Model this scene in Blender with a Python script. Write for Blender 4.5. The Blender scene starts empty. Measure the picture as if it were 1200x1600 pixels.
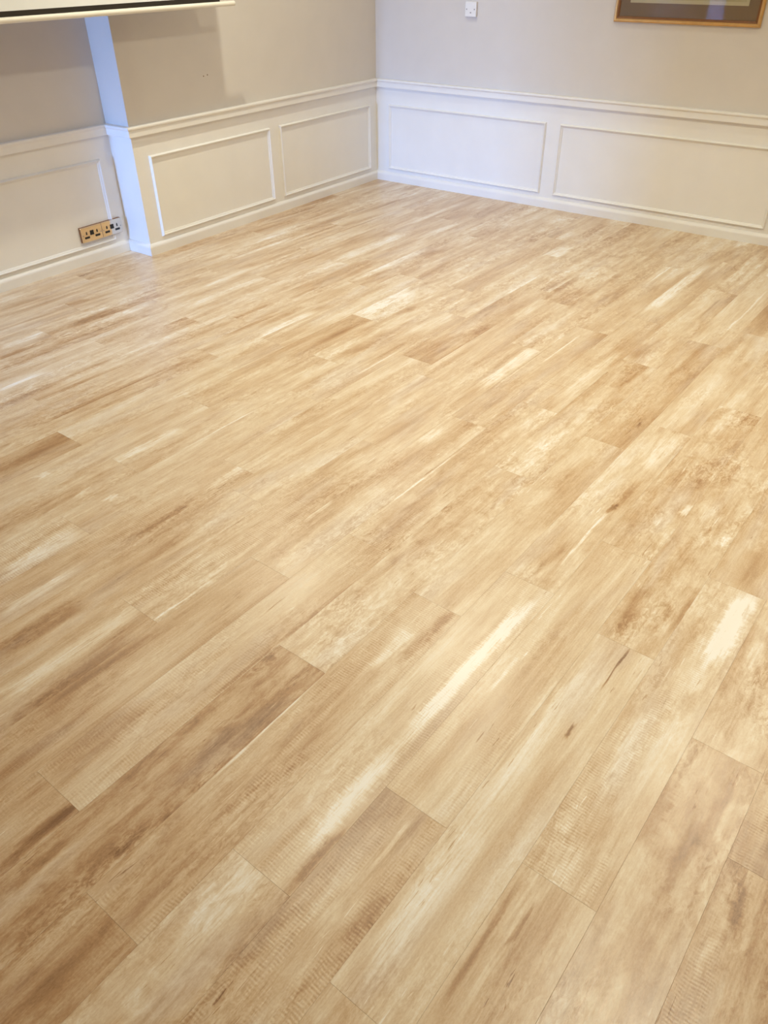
import bpy, bmesh, math, random
from mathutils import Vector, Matrix
S = bpy.context.scene
C = S.collection
PI = math.pi

# ------------------------------------------------------------------ camera
YAW, PITCH, ROLL = 0.6330117, 0.6383375, -0.0081307
cam_d = bpy.data.cameras.new('camera'); cam = bpy.data.objects.new('camera', cam_d); C.objects.link(cam)
cy, sy, cp, sp = math.cos(YAW), math.sin(YAW), math.cos(PITCH), math.sin(PITCH)
fw = Vector((cy*cp, sy*cp, -sp)); rt = Vector((sy, -cy, 0)); up = rt.cross(fw)
cr, sr = math.cos(ROLL), math.sin(ROLL)
rt2 = cr*rt + sr*up; up2 = -sr*rt + cr*up
m3 = Matrix((rt2, up2, -fw)).transposed()
cam.matrix_world = Matrix.Translation((-5.375586, -3.986548, 1.543925)) @ m3.to_4x4()
cam_d.sensor_fit = 'VERTICAL'; cam_d.sensor_height = 24.0
cam_d.lens = 24.0*1194.5948/1600.0
cam_d.clip_start = 0.02
S.camera = cam

# ------------------------------------------------------------------ sky, lamps, exposure
S.view_settings.view_transform = 'Standard'; S.view_settings.look = 'None'
S.view_settings.gamma = 1.0; S.view_settings.use_curve_mapping = False
S.view_settings.exposure = -0.10
world = bpy.data.worlds.new('sky'); S.world = world; world.use_nodes = True
bg = world.node_tree.nodes['Background']
bg.inputs[0].default_value = (0.215, 0.45, 1.0, 1); bg.inputs[1].default_value = 195.0
S.cycles.max_bounces = 10; S.cycles.diffuse_bounces = 6; S.cycles.glossy_bounces = 4
S.cycles.caustics_reflective = False; S.cycles.caustics_refractive = False
S.cycles.sample_clamp_indirect = 6.0

CEIL = 2.5
WARM = (0.985, 0.945, 0.745)
def downlight(x, y, w, size=155):
    d = bpy.data.lights.new('downlight', 'SPOT'); d.energy = w; d.color = WARM
    d.spot_size = math.radians(size); d.spot_blend = 0.9; d.shadow_soft_size = 0.035
    o = bpy.data.objects.new('downlight', d); C.objects.link(o); o.location = (x, y, CEIL-0.03)
for x, y, w in ((-0.80, -0.80, 31), (-0.80, -2.40, 6), (-0.80, -4.00, 18), (-2.24, -0.80, 76), (-2.24, -2.40, 84),
                (-2.24, -4.00, 84), (-3.70, -0.80, 24), (-3.70, -2.40, 34), (-3.70, -4.00, 80)):
    downlight(x, y, w*0.97)
# daylight: the sky seen through the hall window (portal only guides sampling of the sky)
pd = bpy.data.lights.new('window_portal', 'AREA'); pd.shape = 'RECTANGLE'; pd.size = 2.0; pd.size_y = 0.92
pd.cycles.is_portal = True
po = bpy.data.objects.new('window_portal', pd); C.objects.link(po)
po.matrix_world = Matrix.Translation((-10.52, -0.11, 1.15)) @ Matrix.Rotation(-PI/2, 4, 'Y')

# ------------------------------------------------------------------ node helpers
class NT:
    def __init__(s, name):
        s.m = bpy.data.materials.new(name); s.m.use_nodes = True
        s.t = s.m.node_tree; s.t.nodes.clear()
        s.out = s.t.nodes.new('ShaderNodeOutputMaterial')
        s.b = s.t.nodes.new('ShaderNodeBsdfPrincipled'); s.t.links.new(s.b.outputs[0], s.out.inputs[0])
    def put(s, sock, v):
        if isinstance(v, bpy.types.NodeSocket): s.t.links.new(v, sock)
        elif isinstance(v, (tuple, list)):
            sock.default_value = tuple(v) + ((1,) if len(v) == 3 and len(sock.default_value) == 4 else ())
        else: sock.default_value = v
    def math(s, op, a, b=0.0, c=None, clamp=False):
        n = s.t.nodes.new('ShaderNodeMath'); n.operation = op; n.use_clamp = clamp
        s.put(n.inputs[0], a); s.put(n.inputs[1], b)
        if c is not None: s.put(n.inputs[2], c)
        return n.outputs[0]
    def add(s, a, b): return s.math('ADD', a, b)
    def sub(s, a, b): return s.math('SUBTRACT', a, b)
    def mul(s, a, b): return s.math('MULTIPLY', a, b)
    def mad(s, a, b, c): return s.math('MULTIPLY_ADD', a, b, c)
    def sstep(s, v, a, b, lo=0.0, hi=1.0):
        n = s.t.nodes.new('ShaderNodeMapRange'); n.interpolation_type = 'SMOOTHSTEP'
        s.put(n.inputs[0], v); s.put(n.inputs[1], a); s.put(n.inputs[2], b); s.put(n.inputs[3], lo); s.put(n.inputs[4], hi)
        return n.outputs[0]
    def vec(s, x, y, z):
        n = s.t.nodes.new('ShaderNodeCombineXYZ'); s.put(n.inputs[0], x); s.put(n.inputs[1], y); s.put(n.inputs[2], z); return n.outputs[0]
    def noise(s, v, scale=1.0, detail=2.0, rough=0.5, dist=0.0):
        n = s.t.nodes.new('ShaderNodeTexNoise'); s.put(n.inputs['Vector'], v)
        n.inputs['Scale'].default_value = scale; n.inputs['Detail'].default_value = detail
        n.inputs['Roughness'].default_value = rough; n.inputs['Distortion'].default_value = dist
        return n.outputs[0]
    def ramp(s, f, stops):
        n = s.t.nodes.new('ShaderNodeValToRGB'); s.put(n.inputs[0], f); e = n.color_ramp.elements
        while len(e) < len(stops): e.new(0.5)
        for k, (p, c) in enumerate(stops): e[k].position = p; e[k].color = tuple(c) + (1,)
        return n.outputs[0]
    def mix(s, f, a, b):
        n = s.t.nodes.new('ShaderNodeMix'); n.data_type = 'RGBA'
        s.put(n.inputs[0], f); s.put(n.inputs[6], a); s.put(n.inputs[7], b); return n.outputs[2]
    def bump(s, h, strength, dist):
        n = s.t.nodes.new('ShaderNodeBump'); s.put(n.inputs['Height'], h)
        n.inputs['Strength'].default_value = strength; n.inputs['Distance'].default_value = dist
        s.t.links.new(n.outputs[0], s.b.inputs['Normal'])
    def coords(s, which='Object'):
        n = s.t.nodes.new('ShaderNodeTexCoord'); q = s.t.nodes.new('ShaderNodeSeparateXYZ')
        s.t.links.new(n.outputs[which], q.inputs[0]); return n.outputs[which], q.outputs[0], q.outputs[1], q.outputs[2]
    def attr(s, name):
        n = s.t.nodes.new('ShaderNodeAttribute'); n.attribute_type = 'OBJECT'; n.attribute_name = name; return n.outputs['Fac']

def plain(name, col, rough=0.5, metal=0.0, spec=0.5, var=0.04, vscale=6.0, bump=0.0, bscale=250.0):
    t = NT(name); co, x, y, z = t.coords()
    n = t.noise(co, vscale, 3)
    t.put(t.b.inputs['Base Color'], t.mix(n, tuple(c*(1-var) for c in col), tuple(min(1, c*(1+var)) for c in col)))
    t.b.inputs['Roughness'].default_value = rough; t.b.inputs['Metallic'].default_value = metal
    t.b.inputs['Specular IOR Level'].default_value = spec
    if bump: t.bump(t.noise(co, bscale, 2), bump, 0.001)
    return t.m

M_white = plain('white_eggshell_paint', (0.80, 0.785, 0.76), 0.38, bump=0.03)
M_wall = plain('greige_wall_paint', (0.66, 0.62, 0.58), 0.75, spec=0.3, bump=0.08)
M_ceil = plain('ceiling_paint', (0.82, 0.81, 0.79), 0.9)
M_metal = plain('polished_nickel_plate', (0.82, 0.67, 0.48), 0.09, metal=1.0, var=0.01)
M_black = plain('black_plastic', (0.012, 0.011, 0.010), 0.35)
M_plast = plain('white_plastic', (0.82, 0.81, 0.80), 0.35)
M_screw = plain('dull_screw', (0.35, 0.33, 0.32), 0.4, metal=0.6)
M_gold = plain('gilt_frame', (0.62, 0.36, 0.12), 0.35, metal=0.35, var=0.2, vscale=30)
M_brown = plain('dark_frame_slip', (0.20, 0.075, 0.018), 0.4, var=0.2, vscale=30)
M_mat = plain('taupe_mount_board', (0.245, 0.170, 0.105), 0.9)
M_scr = plain('screen_fabric', (0.82, 0.85, 0.88), 0.85)
M_scrb = plain('screen_black_border', (0.020, 0.014, 0.009), 0.8)
M_bar = plain('cream_painted_bar', (0.80, 0.77, 0.70), 0.3)
M_under = plain('floor_underlay', (0.22, 0.16, 0.10), 0.9)

def mat_print():
    t = NT('picture_print'); co, x, y, z = t.coords()
    n = t.noise(t.vec(t.mul(y, 5.0), t.mul(z, 9.0), 3.1), 1.0, 4, 0.6)
    base = t.ramp(n, [(0.3, (0.36, 0.30, 0.15)), (0.55, (0.50, 0.44, 0.26)), (0.75, (0.58, 0.53, 0.36))])
    t.put(t.b.inputs['Base Color'], base); t.b.inputs['Roughness'].default_value = 0.9
    return t.m
M_print = mat_print()
M_line = plain('pale_print_margin', (0.60, 0.54, 0.36), 0.9)

def mat_glass(name, refl, tint=(1, 1, 1)):
    t = NT(name)
    tr = t.t.nodes.new('ShaderNodeBsdfTransparent'); tr.inputs[0].default_value = tuple(tint) + (1,); gl = t.t.nodes.new('ShaderNodeBsdfGlossy'); gl.inputs['Roughness'].default_value = 0.02
    mx = t.t.nodes.new('ShaderNodeMixShader')
    fr = t.t.nodes.new('ShaderNodeFresnel'); fr.inputs['IOR'].default_value = refl
    t.t.links.new(fr.outputs[0], mx.inputs[0]); t.t.links.new(tr.outputs[0], mx.inputs[1]); t.t.links.new(gl.outputs[0], mx.inputs[2])
    t.t.links.new(mx.outputs[0], t.out.inputs[0]); return t.m
M_glass = mat_glass('picture_glass', 1.16)
M_pane = mat_glass('window_pane_glass', 1.45)
M_tint = mat_glass('tinted_window_glass', 1.45, (0.30, 0.30, 0.30))  # darkened so the added side window reflects only dimly

PW = 0.1675            # plank width
def mat_plank():
    t = NT('limed_pine_vinyl_plank')
    co, x, y, z = t.coords()
    sd = t.mul(t.attr('seed'), 1.0)
    def N(sx, sy_, k, detail=2.0, rough=0.5, dist=0.0):
        return t.noise(t.vec(t.mul(x, sx), t.mul(y, sy_), t.mad(sd, 7.31, k)), 1.0, detail, rough, dist)
    v = t.mul(y, -1.0/PW)
    n1 = N(1.6, 11.0, 0.0, 3, 0.5, 0.3)
    n1b = N(3.5, 30.0, 5.0, 3, 0.55, 0.4)
    n2 = N(9.0, 190.0, 9.0, 3, 0.6)
    n3 = N(12.0, 26.0, 14.0, 6, 0.68, 0.6)
    tone, blot, saw = t.attr('tone'), t.attr('blotch'), t.attr('saw')
    val = t.add(0.5, tone)
    val = t.mad(t.sub(n1, 0.5), 0.75, val)
    val = t.mad(t.sub(n1b, 0.5), 0.46, val)
    val = t.mad(t.sub(n2, 0.5), 0.36, val)
    n5 = N(150.0, 320.0, 71.0, 3, 0.65)
    val = t.mad(t.sub(n5, 0.5), 0.30, val)
    val = t.mad(t.mul(t.sub(n3, 0.5), blot), 0.90, val)
    # ragged cross marks of the saw
    wob = t.mul(t.sub(N(7.0, 26.0, 20.0, 3), 0.5), 11.0)
    sw = t.math('SINE', t.add(t.mul(x, 2*PI/0.0078), wob))
    teeth = t.sub(N(130.0, 9.0, 24.0, 2, 0.6), 0.5)
    broken = t.sstep(N(42.0, 110.0, 26.0, 2, 0.6), 0.36, 0.60)
    smask = t.mul(t.sstep(N(2.6, 15.0, 28.0, 2), 0.44, 0.60), saw)
    sawh = t.mul(t.mul(t.add(t.mul(sw, 0.6), t.mul(teeth, 2.2)), smask), t.mad(broken, 0.9, 0.15))
    val = t.mad(sawh, 0.15, val)
    # printed streaks of each board: strength, place and size come from the board's own properties
    wobble = t.mul(t.sub(n1b, 0.5), 0.16)
    rough_in = t.add(t.mul(t.sub(n2, 0.5), 2.2), t.mul(t.sub(n3, 0.5), 1.8))
    def vattr(name):
        n = t.t.nodes.new('ShaderNodeAttribute'); n.attribute_type = 'OBJECT'; n.attribute_name = name
        q = t.t.nodes.new('ShaderNodeSeparateXYZ'); t.t.links.new(n.outputs['Vector'], q.inputs[0]); return q.outputs
    for k in range(8):
        s_, pv, pw = vattr('streak_%d' % k); pu, pl, rag = vattr('extent_%d' % k)
        off = t.add(wobble, t.mul(t.mul(teeth, rag), t.math('MINIMUM', t.mul(pw, 2.4), 0.35)))
        dv = t.math('DIVIDE', t.math('ABSOLUTE', t.add(t.sub(v, pv), off)), t.math('MAXIMUM', pw, 0.01))
        du = t.math('DIVIDE', t.math('ABSOLUTE', t.add(t.sub(x, pu), t.mul(t.sub(n1b, 0.5), 0.15))), t.math('MAXIMUM', pl, 0.01))
        m = t.mul(t.mul(t.sstep(dv, 0.35, 1.4, 1.0, 0.0), t.sstep(du, 0.55, 1.2, 1.0, 0.0)), s_)
        val = t.add(val, t.mul(m, t.math('ADD', rough_in, 1.0, clamp=True)))
    # hairline cracks, knots
    crk = t.mul(t.sstep(N(16.0, 230.0, 33.0, 2, 0.5, 0.5), 0.64, 0.70), t.sstep(N(3.2, 14.0, 37.0, 2), 0.58, 0.66))
    val = t.mad(crk, -0.34, val)
    lim = t.mul(t.sstep(N(13.0, 170.0, 43.0, 2, 0.5, 0.5), 0.66, 0.72), t.sstep(N(2.6, 12.0, 47.0, 2), 0.54, 0.64))
    val = t.mad(lim, 0.26, val)
    # flaky worn patches of the old paint
    n4 = N(34.0, 70.0, 51.0, 4, 0.7, 0.8)
    flake = t.mul(t.sub(t.sstep(n4, 0.40, 0.60), 0.5), t.sstep(N(3.0, 9.0, 57.0, 2), 0.44, 0.64))
    val = t.mad(t.mul(flake, t.mad(blot, 0.6, 0.4)), 0.23, val)
    col = t.ramp(val, [(0.0, (0.225, 0.112, 0.046)), (0.26, (0.440, 0.264, 0.134)), (0.48, (0.592, 0.428, 0.268)),
                       (0.70, (0.715, 0.592, 0.434)), (0.92, (0.825, 0.765, 0.680)), (1.0, (0.865, 0.840, 0.810))])
    grey = t.mul(t.sstep(N(2.2, 10.0, 63.0, 3), 0.50, 0.72), 0.55)
    col = t.mix(grey, col, t.ramp(val, [(0.0, (0.25, 0.155, 0.105)), (0.48, (0.565, 0.430, 0.320)), (1.0, (0.86, 0.82, 0.76))]))
    t.put(t.b.inputs['Base Color'], col)
    t.put(t.b.inputs['Roughness'], t.mad(n2, 0.16, 0.27))
    t.b.inputs['Specular IOR Level'].default_value = 0.65
    h = t.add(t.add(t.mul(n2, 0.5), t.mul(sawh, 0.35)), t.add(t.mul(crk, -0.8), t.mul(n3, 0.3)))
    t.bump(h, 0.22, 0.0012)
    return t.m
M_plank = mat_plank()

# ------------------------------------------------------------------ mesh helpers
def link(name, bm, mats, parent=None, loc=None):
    me = bpy.data.meshes.new(name); bmesh.ops.recalc_face_normals(bm, faces=bm.faces[:]); bm.to_mesh(me); bm.free()
    for m in (mats if isinstance(mats, (list, tuple)) else [mats]): me.materials.append(m)
    o = bpy.data.objects.new(name, me); C.objects.link(o)
    if parent: o.parent = parent
    if loc: o.location = loc
    return o
def box(bm, x0, x1, y0, y1, z0, z1, mi=0, bev=0.0, seg=1):
    vs = [bm.verts.new((x, y, z)) for z in (z0, z1) for y in (y0, y1) for x in (x0, x1)]
    fs = [bm.faces.new([vs[i] for i in q]) for q in ((0,2,3,1), (4,5,7,6), (0,1,5,4), (2,6,7,3), (0,4,6,2), (1,3,7,5))]
    for f in fs: f.material_index = mi
    if bev:
        es = list({e for f in fs for e in f.edges})
        r = bmesh.ops.bevel(bm, geom=es, offset=bev, segments=seg, affect='EDGES', profile=0.5)
        for f in r['faces']: f.material_index = mi
    return vs
def tag(o, label=None, cat=None, group=None, kind=None):
    if label: o['label'] = label
    if cat: o['category'] = cat
    if group: o['group'] = group
    if kind: o['kind'] = kind
    return o
def struct(o, label, cat): return tag(o, label, cat, kind='structure')
def empty(name, loc, label, cat, group=None):
    o = bpy.data.objects.new(name, None); o.empty_display_size = 0.05; C.objects.link(o); o.location = loc
    return tag(o, label, cat, group)

# ------------------------------------------------------------------ room shell
L, D, HD = 2.3611, 0.2036, 0.7242          # projecting wall length, recess depth, dado height
XW, YF = -6.4, -5.6                         # far ends of the room
SPL = 0.690
def wall(name, x0, x1, y0, y1, label, z1=CEIL, split=True):
    bm = bmesh.new()
    if split:
        box(bm, x0, x1, y0, y1, 0, SPL, 0); box(bm, x0, x1, y0, y1, SPL, z1, 1)
    else: box(bm, x0, x1, y0, y1, 0, z1, 1)
    return struct(link(name, bm, [M_white, M_wall]), label, 'wall')
w_left = wall('wall_left', -L, 0.0, 0.0, 0.5, 'projecting left wall with greige paint above two white framed wainscot panels')
w_rec = wall('wall_recess', XW, -L, D, 0.5, 'recessed far left wall behind the projector screen, white wainscot with sockets below')
w_right = wall('wall_right', 0.0, 0.2, YF-0.2, 0.5, 'right wall with a gilt framed picture above long white wainscot panels')
wall('wall_front', XW, 0.0, YF-0.2, YF, 'plain painted wall behind the photographer')
wall('wall_partition', XW-0.15, XW, YF, -0.74, 'partition wall beside the opening to the hall', split=False)
wall('wall_hall_north', -10.7, XW, 0.8, 1.0, 'plain hall wall running to the hall window', split=False)
wall('wall_hall_corner', XW-0.15, XW, 0.5, 0.8, 'short return wall at the hall opening', split=False)
wall('wall_hall_south', -10.7, XW-0.15, -1.9, -1.7, 'plain hall wall opposite', split=False)
bm = bmesh.new()
box(bm, -10.7, -10.5, -1.7, -0.57, 0, CEIL); box(bm, -10.7, -10.5, 0.35, 0.43, 0, CEIL); box(bm, -10.7, -10.5, 0.76, 0.8, 0, CEIL)
box(bm, -10.7, -10.5, -0.57, 0.35, 0, 0.15); box(bm, -10.7, -10.5, -0.57, 0.35, 2.15, CEIL); box(bm, -10.7, -10.5, 0.43, 0.76, 0, 0.15); box(bm, -10.7, -10.5, 0.43, 0.76, 2.15, CEIL)
struct(link('wall_hall_end', bm, M_wall), 'hall end wall around the tall window', 'wall')
win = bpy.data.objects.new('window_1', None); C.objects.link(win); win.location = (-10.6, -0.11, 0.15)
struct(win, 'tall hall window letting in daylight', 'window')
bm = bmesh.new()
for y0, y1, z0, z1 in ((-0.46, -0.41, 0, 2), (0.41, 0.46, 0, 2), (-0.02, 0.02, 0.05, 1.95), (-0.41, 0.41, 0, 0.05), (-0.41, 0.41, 1.95, 2.0)):
    box(bm, -0.03, 0.03, y0, y1, z0, z1)
link('window_frame', bm, M_white, win)
for y0, y1 in ((-0.41, -0.02), (0.02, 0.41)):
    bm = bmesh.new(); box(bm, -0.003, 0.003, y0, y1, 0.05, 1.95); link('pane', bm, M_pane, win)
bl = empty('added_daylight_blind', (XW-0.05, -0.1, 1.36), 'unseen cream roller blind added in the hall opening to cut the upper daylight', 'blind')  # blind added out of view so less daylight reaches the upper walls
bm = bmesh.new(); box(bm, -0.002, 0.002, -0.62, 0.62, 0.02, 1.10); link('fabric', bm, M_scr, bl)
bm = bmesh.new(); box(bm, -0.012, 0.012, -0.63, 0.63, 0.0, 0.025, 0, 0.004, 1); link('bottom_bar', bm, M_bar, bl)
bm = bmesh.new(); box(bm, -0.035, 0.035, -0.63, 0.63, 1.08, 1.14, 0, 0.01, 2); link('roller', bm, M_bar, bl)
bm = bmesh.new(); box(bm, -10.7, 0.2, YF-0.2, 1.0, CEIL, CEIL+0.1)
struct(link('ceiling', bm, M_ceil), 'plain white ceiling', 'ceiling')
win = bpy.data.objects.new('added_window_2', None); C.objects.link(win); win.location = (-10.6, 0.595, 0.15)  # unseen side window added to put blue in the picture glass
struct(win, 'narrow tinted side window added for its blue reflection in the picture glass', 'window')
bm = bmesh.new()
for y0, y1, z0, z1 in ((-0.165, -0.14, 0, 2), (0.14, 0.165, 0, 2), (-0.14, 0.14, 0, 0.04), (-0.14, 0.14, 1.96, 2.0)):
    box(bm, -0.03, 0.03, y0, y1, z0, z1)
link('window_frame', bm, M_white, win)
bm = bmesh.new(); box(bm, -0.003, 0.003, -0.14, 0.14, 0.04, 1.96); link('pane', bm, M_tint, win)
bm = bmesh.new(); box(bm, -10.7, 0.2, YF-0.2, 1.0, -0.06, -0.004)
floor = struct(link('floor', bm, M_under), 'floor of pale limed pine effect planks laid lengthways', 'floor')

# ------------------------------------------------------------------ planks
TH = math.radians(-1.9); Y0 = -0.00973; PL = 1.13
eu = Vector((math.cos(TH), math.sin(TH))); en = Vector((-math.sin(TH), math.cos(TH)))
JOINT = {3: -3.448, 4: -2.839, 5: -2.228, 6: -2.89, 7: -1.613, 8: -1.985, 9: -2.84, 10: -2.341, 11: -3.96, 12: -2.025,
         14: -1.563, 15: -4.413, 16: -4.047, 17: -4.898, 18: -4.263, 19: -4.997, 20: -4.750, 21: -4.433, 22: -4.820,
         23: -4.400, 25: -4.127}
SPEC = {}  # near-left tones carry a painted shadow, near-right ones painted edge falloff
#SPEC_BEGIN
SPEC[(3, -4.6)] = (None, None, None, [(0.38, 0.55, 0.21, 1.01, 0.13, 0.2)])
SPEC[(4, -4.0)] = (None, None, None, [(-0.28, 0.17, 0.09, 0.32, 0.11, 0.2), (0.27, 0.23, 0.188, 0.91, 0.22, 0.2)])
SPEC[(5, -3.4)] = (None, None, None, [(0.2, 0.42, 0.15, 0.84, 0.29, 0.2)])
SPEC[(6, -4.0)] = (None, None, None, [(0.2, 0.81, 0.128, 0.7, 0.45, 0.1)])
SPEC[(6, -1.8)] = (None, None, None, [(0.31, 0.38, 0.225, 0.35, 0.35, 0.2)])
SPEC[(7, -2.7)] = (None, None, None, [(-0.17, 0.18, 0.3, 0.78, 0.35, 0.1)])
SPEC[(8, -3.1)] = (None, None, None, [(0.38, 0.98, 0.225, 0.48, 0.21, 0.3)])
SPEC[(8, -2.0)] = (None, None, None, [(0.32, 0.1, 0.225, 0.38, 0.39, 0.2)])
SPEC[(9, -5.1)] = (-0.12, 0.3, 0.1, [(-0.14, 0.58, 0.165, 0.99, 0.17, 0.2)])
SPEC[(9, -4.0)] = (0.13, 0.4, 0.1, [])
SPEC[(10, -4.6)] = (0.13, 0.3, 0.1, [(0.29, 0.41, 0.105, 0.42, 0.03, 0.6), (-0.18, 0.97, 0.135, 0.55, 0.09, 0.4)])
SPEC[(10, -3.5)] = (0.03, 0.3, 0.1, [(-0.11, 0.39, 0.225, 0.26, 0.23, 0.2), (-0.14, 0.59, 0.15, 0.75, 0.23, 0.3)])
SPEC[(10, -2.3)] = (None, None, None, [(0.38, 0.21, 0.24, 0.24, 0.25, 0.2)])
SPEC[(11, -5.1)] = (0.04, 0.8, 0.1, [(0.29, 0.65, 0.09, 0.94, 0.03, 0.6)])
SPEC[(11, -4.0)] = (0.09, 0.5, 0.2, [(0.27, 0.16, 0.15, 0.15, 0.16, 0.2), (-0.11, 0.03, 0.06, 0.12, 0.13, 0.2), (0.29, 1.0, 0.022, 0.4, 0.2, 0.3)])
SPEC[(12, -5.4)] = (0.08, 0.4, 1.0, [(0.31, 0.72, 0.195, 0.99, 0.14, 0.4)])
SPEC[(12, -4.3)] = (0.1, 0.4, 0.1, [(0.29, 0.29, 0.09, 0.17, 0.03, 0.6)])
SPEC[(12, -3.2)] = (None, None, None, [(0.25, 0.5, 0.225, 0.97, 0.15, 0.2)])
SPEC[(13, -4.8)] = (0.06, 0.4, 0.7, [(0.25, 0.68, 0.135, 0.3, 0.14, 0.2), (-0.18, 0.76, 0.105, 0.75, 0.15, 0.7), (0.23, 0.64, 0.12, 1.1, 0.13, 0.6)])
SPEC[(13, -3.7)] = (0.09, 0.4, 0.5, [])
SPEC[(14, -5.0)] = (0.0, 0.3, 0.2, [(-0.3, 0.5, 0.225, 0.33, 0.14, 0.15), (-0.14, 0.47, 0.165, 0.67, 0.23, 0.1)])
SPEC[(14, -3.8)] = (0.1, 0.4, 0.3, [(0.14, 0.18, 0.112, 1.09, 0.25, 0.3)])
SPEC[(14, -2.7)] = (None, None, None, [(0.14, 0.19, 0.3, 0.99, 0.17, 0.2)])
SPEC[(15, -5.5)] = (0.0, 0.3, 0.1, [(-0.3, 1.0, 0.21, 0.85, 0.2, 0.15), (0.29, 0.44, 0.15, 0.94, 0.21, 0.1)])
SPEC[(15, -4.4)] = (0.03, 0.5, 1.0, [(-0.14, 0.04, 0.105, 0.15, 0.14, 0.2), (0.29, 0.91, 0.026, 0.11, 0.12, 0.1), (-0.14, 0.38, 0.105, 0.78, 0.2, 0.7), (0.14, 0.79, 0.06, 0.32, 0.18, 0.2)])
SPEC[(15, -3.3)] = (None, None, None, [(0.34, 0.76, 0.21, 0.91, 0.24, 0.2)])
SPEC[(15, -2.2)] = (None, None, None, [(-0.11, 0.94, 0.15, 0.92, 0.26, 0.4)])
SPEC[(16, -5.2)] = (-0.03, 0.3, 0.3, [(-0.08, 0.99, 0.105, 0.84, 0.22, 0.1), (-0.09, 0.11, 0.12, 0.92, 0.18, 0.1), (-0.16, 0.05, 0.12, 0.56, 0.19, 0.2)])
SPEC[(16, -4.0)] = (0.07, 0.6, 0.6, [(-0.14, 0.26, 0.21, 0.16, 0.19, 0.1), (0.31, 0.01, 0.105, 0.31, 0.06, 0.4), (0.21, 0.17, 0.135, 0.95, 0.07, 0.4)])
SPEC[(16, -2.9)] = (None, None, None, [(0.31, 0.33, 0.03, 0.86, 0.19, 0.3)])
SPEC[(17, -6.0)] = (-0.13, 0.4, 0.4, [(-0.32, 0.91, 0.075, 1.04, 0.1, 0.1), (-0.23, 0.82, 0.045, 1.07, 0.06, 0.1)])
SPEC[(17, -4.9)] = (None, None, None, [(-0.29, 0.95, 0.038, 0.51, 0.12, 0.3), (-0.25, 0.97, 0.038, 0.79, 0.15, 0.2), (-0.23, 0.2, 0.188, 0.13, 0.14, 0.2), (0.09, 0.66, 0.15, 0.24, 0.22, 0.3)])
SPEC[(17, -3.8)] = (0.08, 0.7, 0.9, [(0.37, 0.04, 0.022, 0.41, 0.25, 0.1), (-0.11, 0.34, 0.112, 0.12, 0.16, 0.3)])
SPEC[(17, -2.6)] = (None, None, None, [(0.23, 0.74, 0.135, 0.41, 0.31, 0.2), (0.11, 0.6, 0.15, 0.25, 0.28, 0.3)])
SPEC[(17, -1.5)] = (None, None, None, [(0.38, 0.18, 0.188, 0.6, 0.47, 0.2)])
SPEC[(18, -5.4)] = (-0.14, 0.9, 0.0, [(-0.21, 0.22, 0.075, 0.37, 0.07, 0.2), (-0.11, 0.79, 0.15, 0.38, 0.15, 0.3), (0.11, 0.51, 0.15, 1.05, 0.08, 0.2)])
SPEC[(18, -4.3)] = (0.07, 1.0, 0.5, [(0.21, 0.88, 0.112, 0.04, 0.05, 0.2)])
SPEC[(18, -3.1)] = (0.07, 0.7, 0.1, [(0.14, 0.49, 0.225, 0.13, 0.16, 0.2)])
SPEC[(18, -2.0)] = (None, None, None, [(-0.17, 0.13, 0.225, 0.13, 0.1, 0.2)])
SPEC[(18, -0.9)] = (None, None, None, [(0.31, 0.34, 0.165, 0.44, 0.38, 0.3)])
SPEC[(19, -6.1)] = (-0.19, 0.5, 0.3, [(0.11, 0.15, 0.12, 1.04, 0.09, 0.2), (-0.14, 0.6, 0.15, 1.03, 0.11, 0.1)])  # tone lowered further to hold the shadow at the near left
SPEC[(19, -5.0)] = (0.0, 0.4, 1.0, [(0.16, 0.1, 0.06, 0.12, 0.07, 0.2), (0.4, 0.02, 0.022, 0.53, 0.2, 0.05), (-0.15, 0.13, 0.188, 0.14, 0.13, 0.1), (-0.23, 0.73, 0.105, 0.12, 0.13, 0.2), (0.18, 0.77, 0.038, 0.2, 0.18, 0.2), (-0.21, 0.8, 0.09, 1.01, 0.12, 0.3), (0.16, 0.53, 0.112, 0.92, 0.09, 0.3), (-0.14, 0.01, 0.12, 1.13, 0.12, 0.5)])
SPEC[(19, -3.9)] = (0.12, 0.4, 0.1, [(-0.14, 0.4, 0.15, 0.82, 0.1, 0.4)])
SPEC[(19, -2.7)] = (-0.01, 0.4, 0.1, [])
SPEC[(19, -1.6)] = (None, None, None, [(-0.14, 0.02, 0.15, 0.03, 0.3, 0.3)])
SPEC[(20, -5.9)] = (0.02, 1.0, 0.1, [(0.17, 0.43, 0.225, 1.05, 0.1, 0.4), (-0.15, 0.12, 0.135, 0.95, 0.1, 0.5)])
SPEC[(20, -4.8)] = (0.1, 0.3, 0.8, [(0.48, 0.73, 0.128, 0.74, 0.31, 0.45), (0.31, 0.72, 0.15, 0.26, 0.16, 0.7), (0.11, 0.18, 0.12, 0.67, 0.4, 0.1), (-0.14, 0.46, 0.105, 0.08, 0.08, 0.3), (-0.17, 0.91, 0.075, 0.08, 0.08, 0.4), (-0.16, 0.91, 0.06, 0.06, 0.14, 0.3)])
SPEC[(20, -3.6)] = (0.1, 0.6, 0.1, [(-0.17, 0.76, 0.09, 0.61, 0.12, 0.4), (0.35, 0.71, 0.03, 0.3, 0.17, 0.2), (-0.18, 0.47, 0.06, 0.13, 0.11, 0.3), (0.16, 0.69, 0.225, 0.96, 0.14, 0.3), (-0.4, 0.71, 0.053, 0.5, 0.03, 0.5), (0.11, 0.03, 0.105, 0.56, 0.38, 0.1)])
SPEC[(20, -2.5)] = (0.12, 0.3, 0.0, [(-0.16, 0.12, 0.188, 1.05, 0.3, 0.3)])
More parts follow.
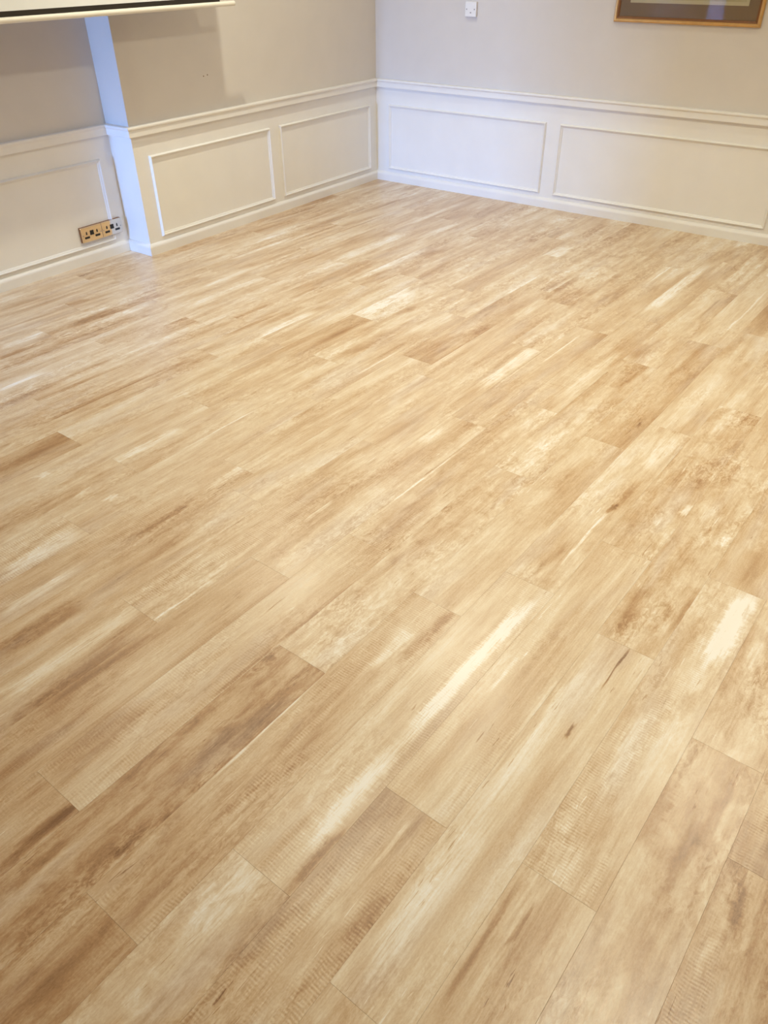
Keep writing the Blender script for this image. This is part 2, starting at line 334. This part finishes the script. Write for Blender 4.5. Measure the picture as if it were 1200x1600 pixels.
SPEC[(21, -5.6)] = (0.0, 0.6, 1.0, [(-0.16, 0.04, 0.09, 0.7, 0.1, 0.2), (-0.13, 0.1, 0.188, 1.0, 0.15, 0.3), (-0.14, 0.88, 0.12, 0.87, 0.07, 0.5), (0.23, 0.56, 0.03, 1.03, 0.07, 0.2), (0.11, 0.44, 0.105, 0.86, 0.08, 0.3)])
SPEC[(21, -4.4)] = (0.09, 0.15, 0.5, [(-0.15, 0.41, 0.128, 0.52, 0.44, 0.15), (0.11, 0.96, 0.09, 0.28, 0.28, 0.4), (0.25, 0.24, 0.038, 0.46, 0.07, 0.1), (0.06, 0.15, 0.105, 0.29, 0.27, 0.1), (0.07, 0.91, 0.15, 0.7, 0.06, 0.2)])
SPEC[(21, -3.3)] = (0.08, 1.0, 0.1, [(0.11, 0.96, 0.15, 0.08, 0.12, 0.4), (0.36, 0.95, 0.09, 0.33, 0.04, 0.6), (-0.17, 0.09, 0.188, 1.01, 0.1, 0.3)])
SPEC[(22, -4.8)] = (0.14, 0.15, 0.1, [(0.27, 0.29, 0.195, 0.25, 0.2, 0.15), (0.23, 0.24, 0.15, 0.75, 0.34, 0.1), (-0.08, 0.68, 0.12, 0.45, 0.26, 0.1), (-0.57, 0.57, 0.015, 1.03, 0.09, 0.2), (-0.52, 0.55, 0.03, 0.78, 0.03, 0.4)])
SPEC[(22, -3.7)] = (0.07, 1.0, 0.2, [(-0.16, 0.17, 0.165, 0.13, 0.12, 0.4), (-0.17, 0.96, 0.06, 0.22, 0.15, 0.2), (-0.16, 0.16, 0.195, 0.98, 0.13, 0.4), (0.36, 0.87, 0.075, 0.62, 0.03, 0.6)])
SPEC[(23, -5.5)] = (0.07, 0.25, 0.0, [(-0.34, 0.11, 0.045, 0.96, 0.16, 0.1), (0.16, 0.34, 0.053, 0.97, 0.13, 0.1), (-0.3, 0.36, 0.03, 1.01, 0.05, 0.3), (0.07, 0.89, 0.075, 1.01, 0.09, 0.1)])
SPEC[(23, -4.4)] = (0.09, 0.5, 1.0, [(0.18, 0.45, 0.165, 0.03, 0.08, 0.8), (0.23, 0.3, 0.105, 0.39, 0.15, 0.5), (0.48, 0.72, 0.18, 0.97, 0.17, 0.5), (-0.23, 0.73, 0.09, 0.63, 0.05, 0.5)])
SPEC[(23, -3.3)] = (0.03, 0.5, 0.3, [(-0.17, 0.48, 0.225, 0.12, 0.12, 0.2)])
SPEC[(24, -5.0)] = (-0.03, 0.9, 0.1, [(-0.28, 0.06, 0.128, 0.91, 0.13, 0.8), (-0.25, 0.56, 0.098, 0.82, 0.12, 0.2), (-0.16, 0.61, 0.098, 0.63, 0.1, 0.3), (0.09, 0.13, 0.075, 0.81, 0.2, 0.1), (0.16, 0.78, 0.053, 0.94, 0.07, 0.3)])
SPEC[(24, -3.9)] = (0.06, 1.0, 0.2, [(-0.18, 0.49, 0.09, 0.19, 0.05, 0.5), (0.17, 0.22, 0.112, 0.35, 0.08, 0.5)])
SPEC[(25, -5.3)] = (-0.11, 0.8, 1.0, [(0.18, 0.18, 0.09, 0.99, 0.11, 0.9), (-0.29, 0.28, 0.105, 1.05, 0.06, 0.7)])  # tone lowered to hold the edge falloff at the near right
SPEC[(25, -4.1)] = (-0.08, 0.7, 1.0, [])
#SPEC_END
rng = random.Random(11)
def clip(poly, axis, val, keep_less):
    out = []
    for i in range(len(poly)):
        a, b = poly[i], poly[(i+1) % len(poly)]
        ia = (a[axis] <= val) == keep_less; ib = (b[axis] <= val) == keep_less
        if ia: out.append(a)
        if ia != ib:
            t = (val-a[axis])/(b[axis]-a[axis]); out.append(a.lerp(b, t))
    return out
def plank(row, u0, u1, key):
    n1 = Y0 - row*PW; n0 = n1 - PW; g = 0.0001
    corners = [eu*(u0+g) + en*(n0+g), eu*(u1-g) + en*(n0+g), eu*(u1-g) + en*(n1-g), eu*(u0+g) + en*(n1-g)]
    poly = [Vector((c.x, c.y)) for c in corners]
    for ax, v, less in ((0, 0.10, True), (0, XW-0.05, False), (1, 0.45, True), (1, YF-0.05, False)):
        if poly: poly = clip(poly, ax, v, less)
    if len(poly) < 3: return
    ar = 0.5*abs(sum(poly[i].cross(poly[(i+1) % len(poly)]) if hasattr(poly[i], 'cross') else 0 for i in range(len(poly))))
    if ar < 0.004: return
    org = eu*u0 + en*n1
    loc = [(( p-org).dot(eu), (p-org).dot(en)) for p in poly]
    cx = sum(p[0] for p in loc)/len(loc); cyy = sum(p[1] for p in loc)/len(loc)
    bm = bmesh.new(); bv = 0.00025
    top = []; mid = []; bot = []
    for px, py in loc:
        sx = bv if px < cx else -bv; sy_ = bv if py < cyy else -bv
        top.append(bm.verts.new((px+sx, py+sy_, 0))); mid.append(bm.verts.new((px, py, -bv))); bot.append(bm.verts.new((px, py, -0.004)))
    bm.faces.new(top); k = len(loc)
    for i in range(k):
        j = (i+1) % k
        bm.faces.new((top[i], mid[i], mid[j], top[j])); bm.faces.new((mid[i], bot[i], bot[j], mid[j]))
    o = link('plank', bm, M_plank, floor); o.location = (org.x, org.y, 0); o.rotation_euler = (0, 0, TH)
    r = rng
    seed = r.random()*10
    tone, blot, saw = r.gauss(0.07, 0.035), r.choice((0.3, 0.5, 0.8, 1.0)), r.choice((0, 0.2, 0.6, 1.0))
    st = []
    for q in range(r.choice((1, 2, 3, 4))):
        st.append((r.choice((-0.2, -0.14, -0.1, 0.1, 0.14, 0.24)), r.uniform(0, 1), r.choice((0.03, 0.08, 0.14, 0.22)),
                   r.uniform(0, 1.13), r.uniform(0.08, 0.4), r.choice((0.1, 0.3, 0.7))))
    sp = SPEC.get((row, key))
    if sp:
        if sp[0] is not None: tone, blot, saw = sp[:3]
        st = list(sp[3]) + (st[:max(0, 3-len(sp[3]))] if sp[0] is None else [])
    o['seed'], o['tone'], o['blotch'], o['saw'] = float(seed), float(tone), float(blot), float(saw)
    for q in range(8):
        a = st[q] if q < len(st) else (0, 0, 0.1, 0, 0.1, 0)
        o['streak_%d' % q] = [float(a[0]), float(a[1]), float(a[2])]; o['extent_%d' % q] = [float(a[3]), float(a[4]), float(a[5])]
for row in range(-3, 35):
    j = JOINT.get(row)
    if j is None: j = random.Random(row*7+1).uniform(-3, -2)
    k0 = math.floor((XW-0.6-j)/PL)
    for k in range(k0, 12):
        u0 = j + k*PL
        if u0 > 0.6: break
        plank(row, u0, u0+PL, round(u0, 1))

# ------------------------------------------------------------------ mouldings: profiles swept along wall lines
def sweep(prof, path, names, label_fmt, mats, cat):
    """prof: list of (out, z); path: 2-D points, room side on the right of travel; one object per segment, mitred."""
    P = [Vector(p) for p in path]; n = len(P); rings = []
    for i in range(n):
        def nrm(a, b):
            d = (b-a).normalized(); return Vector((d.y, -d.x))
        if i == 0: m = nrm(P[0], P[1])
        elif i == n-1: m = nrm(P[-2], P[-1])
        else:
            a = nrm(P[i-1], P[i]); b = nrm(P[i], P[i+1]); m = (a+b)/(1+a.dot(b))
        rings.append([(P[i].x+m.x*o_, P[i].y+m.y*o_, z) for o_, z in prof])
    obs = []
    for i in range(n-1):
        bm = bmesh.new()
        A = [bm.verts.new(v) for v in rings[i]]; B = [bm.verts.new(v) for v in rings[i+1]]; k = len(prof)
        for a in range(k):
            b = (a+1) % k; bm.faces.new((A[a], B[a], B[b], A[b]))
        bm.faces.new(A); bm.faces.new(B[::-1])
        obs.append(struct(link(names[i], bm, mats), label_fmt[i], cat))
    return obs
path = [(XW, D), (-L, D), (-L, 0), (0, 0), (0, YF)]
e_ = 0.0005
dado = [(-0.01, 0.668), (0.022, 0.668), (0.0245, 0.669), (0.026, 0.6715), (0.026, 0.703), (0.028, 0.7065), (0.032, 0.709), (0.0345, 0.7125),
        (0.035, 0.718), (0.034, 0.722), (0.031, HD), (-0.01, HD)]
sweep(dado, path, ['trim_1', 'trim_2', 'trim_3', 'trim_4'],
      ['white dado rail across the recessed wall under the screen', 'short white dado rail on the bluish side return of the left wall',
       'white dado rail along the projecting left wall', 'white dado rail along the right wall under the picture'], M_white, 'dado rail')
skirt = [(-0.01, 0.0), (0.018, 0.0), (0.018, 0.045), (0.0172, 0.050), (0.0145, 0.0555), (0.0105, 0.060), (0.005, 0.0645), (0.001, 0.066), (-0.01, 0.066)]
sweep(skirt, path, ['baseboard_recess', 'baseboard_return', 'baseboard_left', 'baseboard_right'],
      ['white skirting board below the sockets on the recessed wall', 'short bluish skirting board on the side return of the left wall',
       'white skirting board along the projecting left wall', 'white skirting board along the right wall'], M_white, 'skirting')

def moulding(parent, origin, du, nrm_, u0, u1, z0, z1):
    """picture-frame moulding: two rounded beads, mitred corners. u along wall from origin, nrm_ into the room."""
    prof = [(0.0, -0.004), (0.0, 0.002), (0.002, 0.0055), (0.006, 0.0078), (0.0085, 0.0085), (0.0095, 0.0125), (0.0118, 0.0155),
            (0.0145, 0.0162), (0.0168, 0.0145), (0.0182, 0.0105), (0.0200, 0.0070), (0.0215, 0.0035), (0.0215, -0.004)]
    bm = bmesh.new(); rings = []
    for (u, z, su, sz) in ((u0, z0, 1, 1), (u1, z0, -1, 1), (u1, z1, -1, -1), (u0, z1, 1, -1)):
        rings.append([bm.verts.new(Vector(origin) + Vector(du)*(u+su*(0.0215-i)) + Vector((0, 0, 1))*(z+sz*(0.0215-i)) + Vector(nrm_)*h) for i, h in prof])
    k = len(prof)
    for r in range(4):
        A, B = rings[r], rings[(r+1) % 4]
        for a in range(k):
            b = (a+1) % k; bm.faces.new((A[a], B[a], B[b], A[b]))
    return link('panel_moulding', bm, M_white, parent)
ZT, ZB = 0.5553, 0.0912
for a, b in ((-2.2595, -1.2247), (-1.1262, -0.0922)): moulding(w_left, (0, 0, 0), (1, 0, 0), (0, -1, 0), a, b, ZB, ZT)
moulding(w_rec, (0, D, 0), (1, 0, 0), (0, -1, 0), -3.62, -2.458, ZB-0.008, ZT-0.006)
moulding(w_rec, (0, D, 0), (1, 0, 0), (0, -1, 0), -4.88, -3.72, ZB-0.008, ZT-0.006)
for a, b in ((0.1209, 1.4635), (1.5659, 3.0236), (3.126, 4.5)): moulding(w_right, (0, 0, 0), (0, -1, 0), (-1, 0, 0), a, b, ZB, ZT)
for hx, hz in ((-1.749, 0.9135), (-1.717, 0.917)):
    bm = bmesh.new(); bmesh.ops.create_cone(bm, cap_ends=True, segments=10, radius1=0.004, radius2=0.003, depth=0.002, matrix=Matrix.Translation((hx, -0.001, hz)) @ Matrix.Rotation(PI/2, 4, 'X'))
    link('nail_hole', bm, M_mat, w_left)

# ------------------------------------------------------------------ sockets
def rbox(bm, x0, x1, z0, z1, y0, y1, bev=0.001, seg=2): box(bm, x0, x1, y0, y1, z0, z1, 0, bev, seg)
def socket(x1, label):
    x0 = x1-0.146; zb = 0.1238
    t = empty('double_socket', ((x0+x1)/2, D, zb), label, 'socket')
    W, H = 0.0725, 0.086
    def part(name, bm, m): return link(name, bm, m, t)
    bm = bmesh.new(); rbox(bm, -W, W, 0.0, H, -0.016, 0.0, 0.0005, 1); part('back_box', bm, M_brown)
    bm = bmesh.new(); rbox(bm, -W, W, 0.0005, H-0.0005, -0.021, -0.0155, 0.0016, 3); plate = part('face_plate', bm, M_metal)
    for s in (-1, 1):
        cx = s*0.0372
        bm = bmesh.new(); rbox(bm, cx-0.0042, cx+0.0042, 0.042, 0.056, -0.0222, -0.0208, 0.0006); rbox(bm, cx-0.0028, cx+0.0028, 0.055, 0.060, -0.0221, -0.0208, 0.0006); part('earth_slot', bm, M_black)
        bm = bmesh.new(); rbox(bm, cx-0.0165, cx+0.0165, 0.0195, 0.0315, -0.0224, -0.0208, 0.0012); part('pin_slots', bm, M_black)
        bm = bmesh.new(); bmesh.ops.create_cone(bm, cap_ends=True, segments=14, radius1=0.0035, radius2=0.0028, depth=0.0016, matrix=Matrix.Translation((s*0.0625, -0.0215, 0.040)) @ Matrix.Rotation(PI/2, 4, 'X')); part('screw', bm, M_screw)
        bm = bmesh.new()
        vs = box(bm, s*0.0057-0.0052, s*0.0057+0.0052, -0.0262, -0.022, 0.0385, 0.0585)
        for v in vs:
            if v.co.y < -0.025 and v.co.z > 0.05: v.co.y += 0.0028
        part('rocker_switch', bm, M_black)
    bm = bmesh.new(); rbox(bm, -0.013, 0.013, 0.0355, 0.0615, -0.0226, -0.0208, 0.0010); part('switch_surround', bm, M_black)
    return t
socket(-2.4074-0.1465, 'shiny metal double socket, left one of the pair on the recessed wall, brassy all over')
socket(-2.4074, 'shiny metal double socket, right one of the pair, half silver, beside the bluish side return')

# ------------------------------------------------------------------ small plate on the right wall
yc, zb = -0.8195, 1.1455
t = empty('wall_plate', (0, yc, zb), 'small square white wall plate with two screws high on the right wall near the corner', 'wall plate')
bm = bmesh.new(); box(bm, -0.020, 0, -0.043, 0.043, 0, 0.086, 0, 0.003, 2); link('plate', bm, M_plast, t)
for s in (-1, 1):
    bm = bmesh.new(); bmesh.ops.create_cone(bm, cap_ends=True, segments=14, radius1=0.0042, radius2=0.0036, depth=0.0016, matrix=Matrix.Translation((-0.0206, s*0.030, 0.043)) @ Matrix.Rotation(PI/2, 4, 'Y')); link('screw', bm, M_screw, t)
bm = bmesh.new(); box(bm, -0.0212, -0.0195, -0.006, 0.004, 0.020, 0.027, 0, 0.0006, 1); link('outlet_hole', bm, M_screw, t)

# ------------------------------------------------------------------ framed picture
y0, y1, z0, z1 = -2.7085, -1.8415, 1.1535, 1.80
t = empty('framed_picture', (0, (y0+y1)/2, z0), 'picture in a gilt frame with taupe mount hanging on the right wall', 'picture')
HWY = (y1-y0)/2; HZ = z1-z0
def ring(name, prof, m, parent, inset=0.0):
    bm = bmesh.new(); rr = []
    for sy_, sz in ((-1, 0), (1, 0), (1, 1), (-1, 1)):
        rr.append([bm.verts.new((-h, sy_*(HWY-inset-i), (inset+i) if sz == 0 else HZ-inset-i)) for i, h in prof])
    k = len(prof)
    for a in range(4):
        A, B = rr[a], rr[(a+1) % 4]
        for i in range(k):
            j = (i+1) % k; bm.faces.new((A[i], B[i], B[j], A[j]))
    return link(name, bm, m, parent)
ring('frame', [(0, 0), (0, 0.016), (0.003, 0.021), (0.008, 0.0245), (0.013, 0.024), (0.018, 0.019), (0.018, 0)], M_gold, t)
ring('frame_slip', [(0, 0.002), (0, 0.0188), (0.004, 0.0180), (0.012, 0.0125), (0.013, 0.002)], M_brown, t, 0.018)
bm = bmesh.new(); box(bm, -0.008, -0.002, -HWY+0.02, HWY-0.02, 0.02, HZ-0.02); link('mount', bm, M_mat, t)
bm = bmesh.new(); box(bm, -0.0092, -0.0075, -HWY+0.088, HWY-0.088, 0.1, HZ-0.1); link('print_margin', bm, M_line, t)
bm = bmesh.new(); box(bm, -0.0098, -0.0090, -HWY+0.105, HWY-0.105, 0.118, HZ-0.118); link('print', bm, M_print, t)
bm = bmesh.new(); box(bm, -0.0125, -0.0110, -HWY+0.026, HWY-0.026, 0.026, HZ-0.026); link('glass', bm, M_glass, t)

# ------------------------------------------------------------------ projector screen
ys = -0.25; xe = -1.786; xl = -4.1
t = empty('projector_screen', ((xe+xl)/2, ys, 1.284), 'pull-down white projector screen with black edge and cream bottom bar, top left', 'projector screen')
HX = (xe-xl)/2
bm = bmesh.new(); box(bm, -HX+0.05, HX-0.05, -0.0008, 0.0008, 0.034, 1.06); link('fabric', bm, M_scr, t)
bm = bmesh.new()
box(bm, -HX, HX, -0.001, 0.001, 0.008, 0.034); box(bm, -HX, -HX+0.05, -0.001, 0.001, 0.034, 1.06); box(bm, HX-0.05, HX, -0.001, 0.001, 0.034, 1.06)
link('black_border', bm, M_scrb, t)
bm = bmesh.new()
bmesh.ops.create_cone(bm, cap_ends=True, segments=20, radius1=0.0125, radius2=0.0125, depth=2*HX+0.214, matrix=Matrix.Rotation(PI/2, 4, 'Y'))
link('bottom_bar', bm, M_bar, t)
bm = bmesh.new(); box(bm, -HX-0.08, HX+0.08, -0.045, 0.045, 1.05, 1.15, 0, 0.012, 2); link('casing', bm, M_bar, t)
for s in (-1, 1):
    bm = bmesh.new(); box(bm, s*(HX-0.2)-0.015, s*(HX-0.2)+0.015, -0.02, 0.02, 1.14, CEIL-1.284); link('ceiling_bracket', bm, M_bar, t)
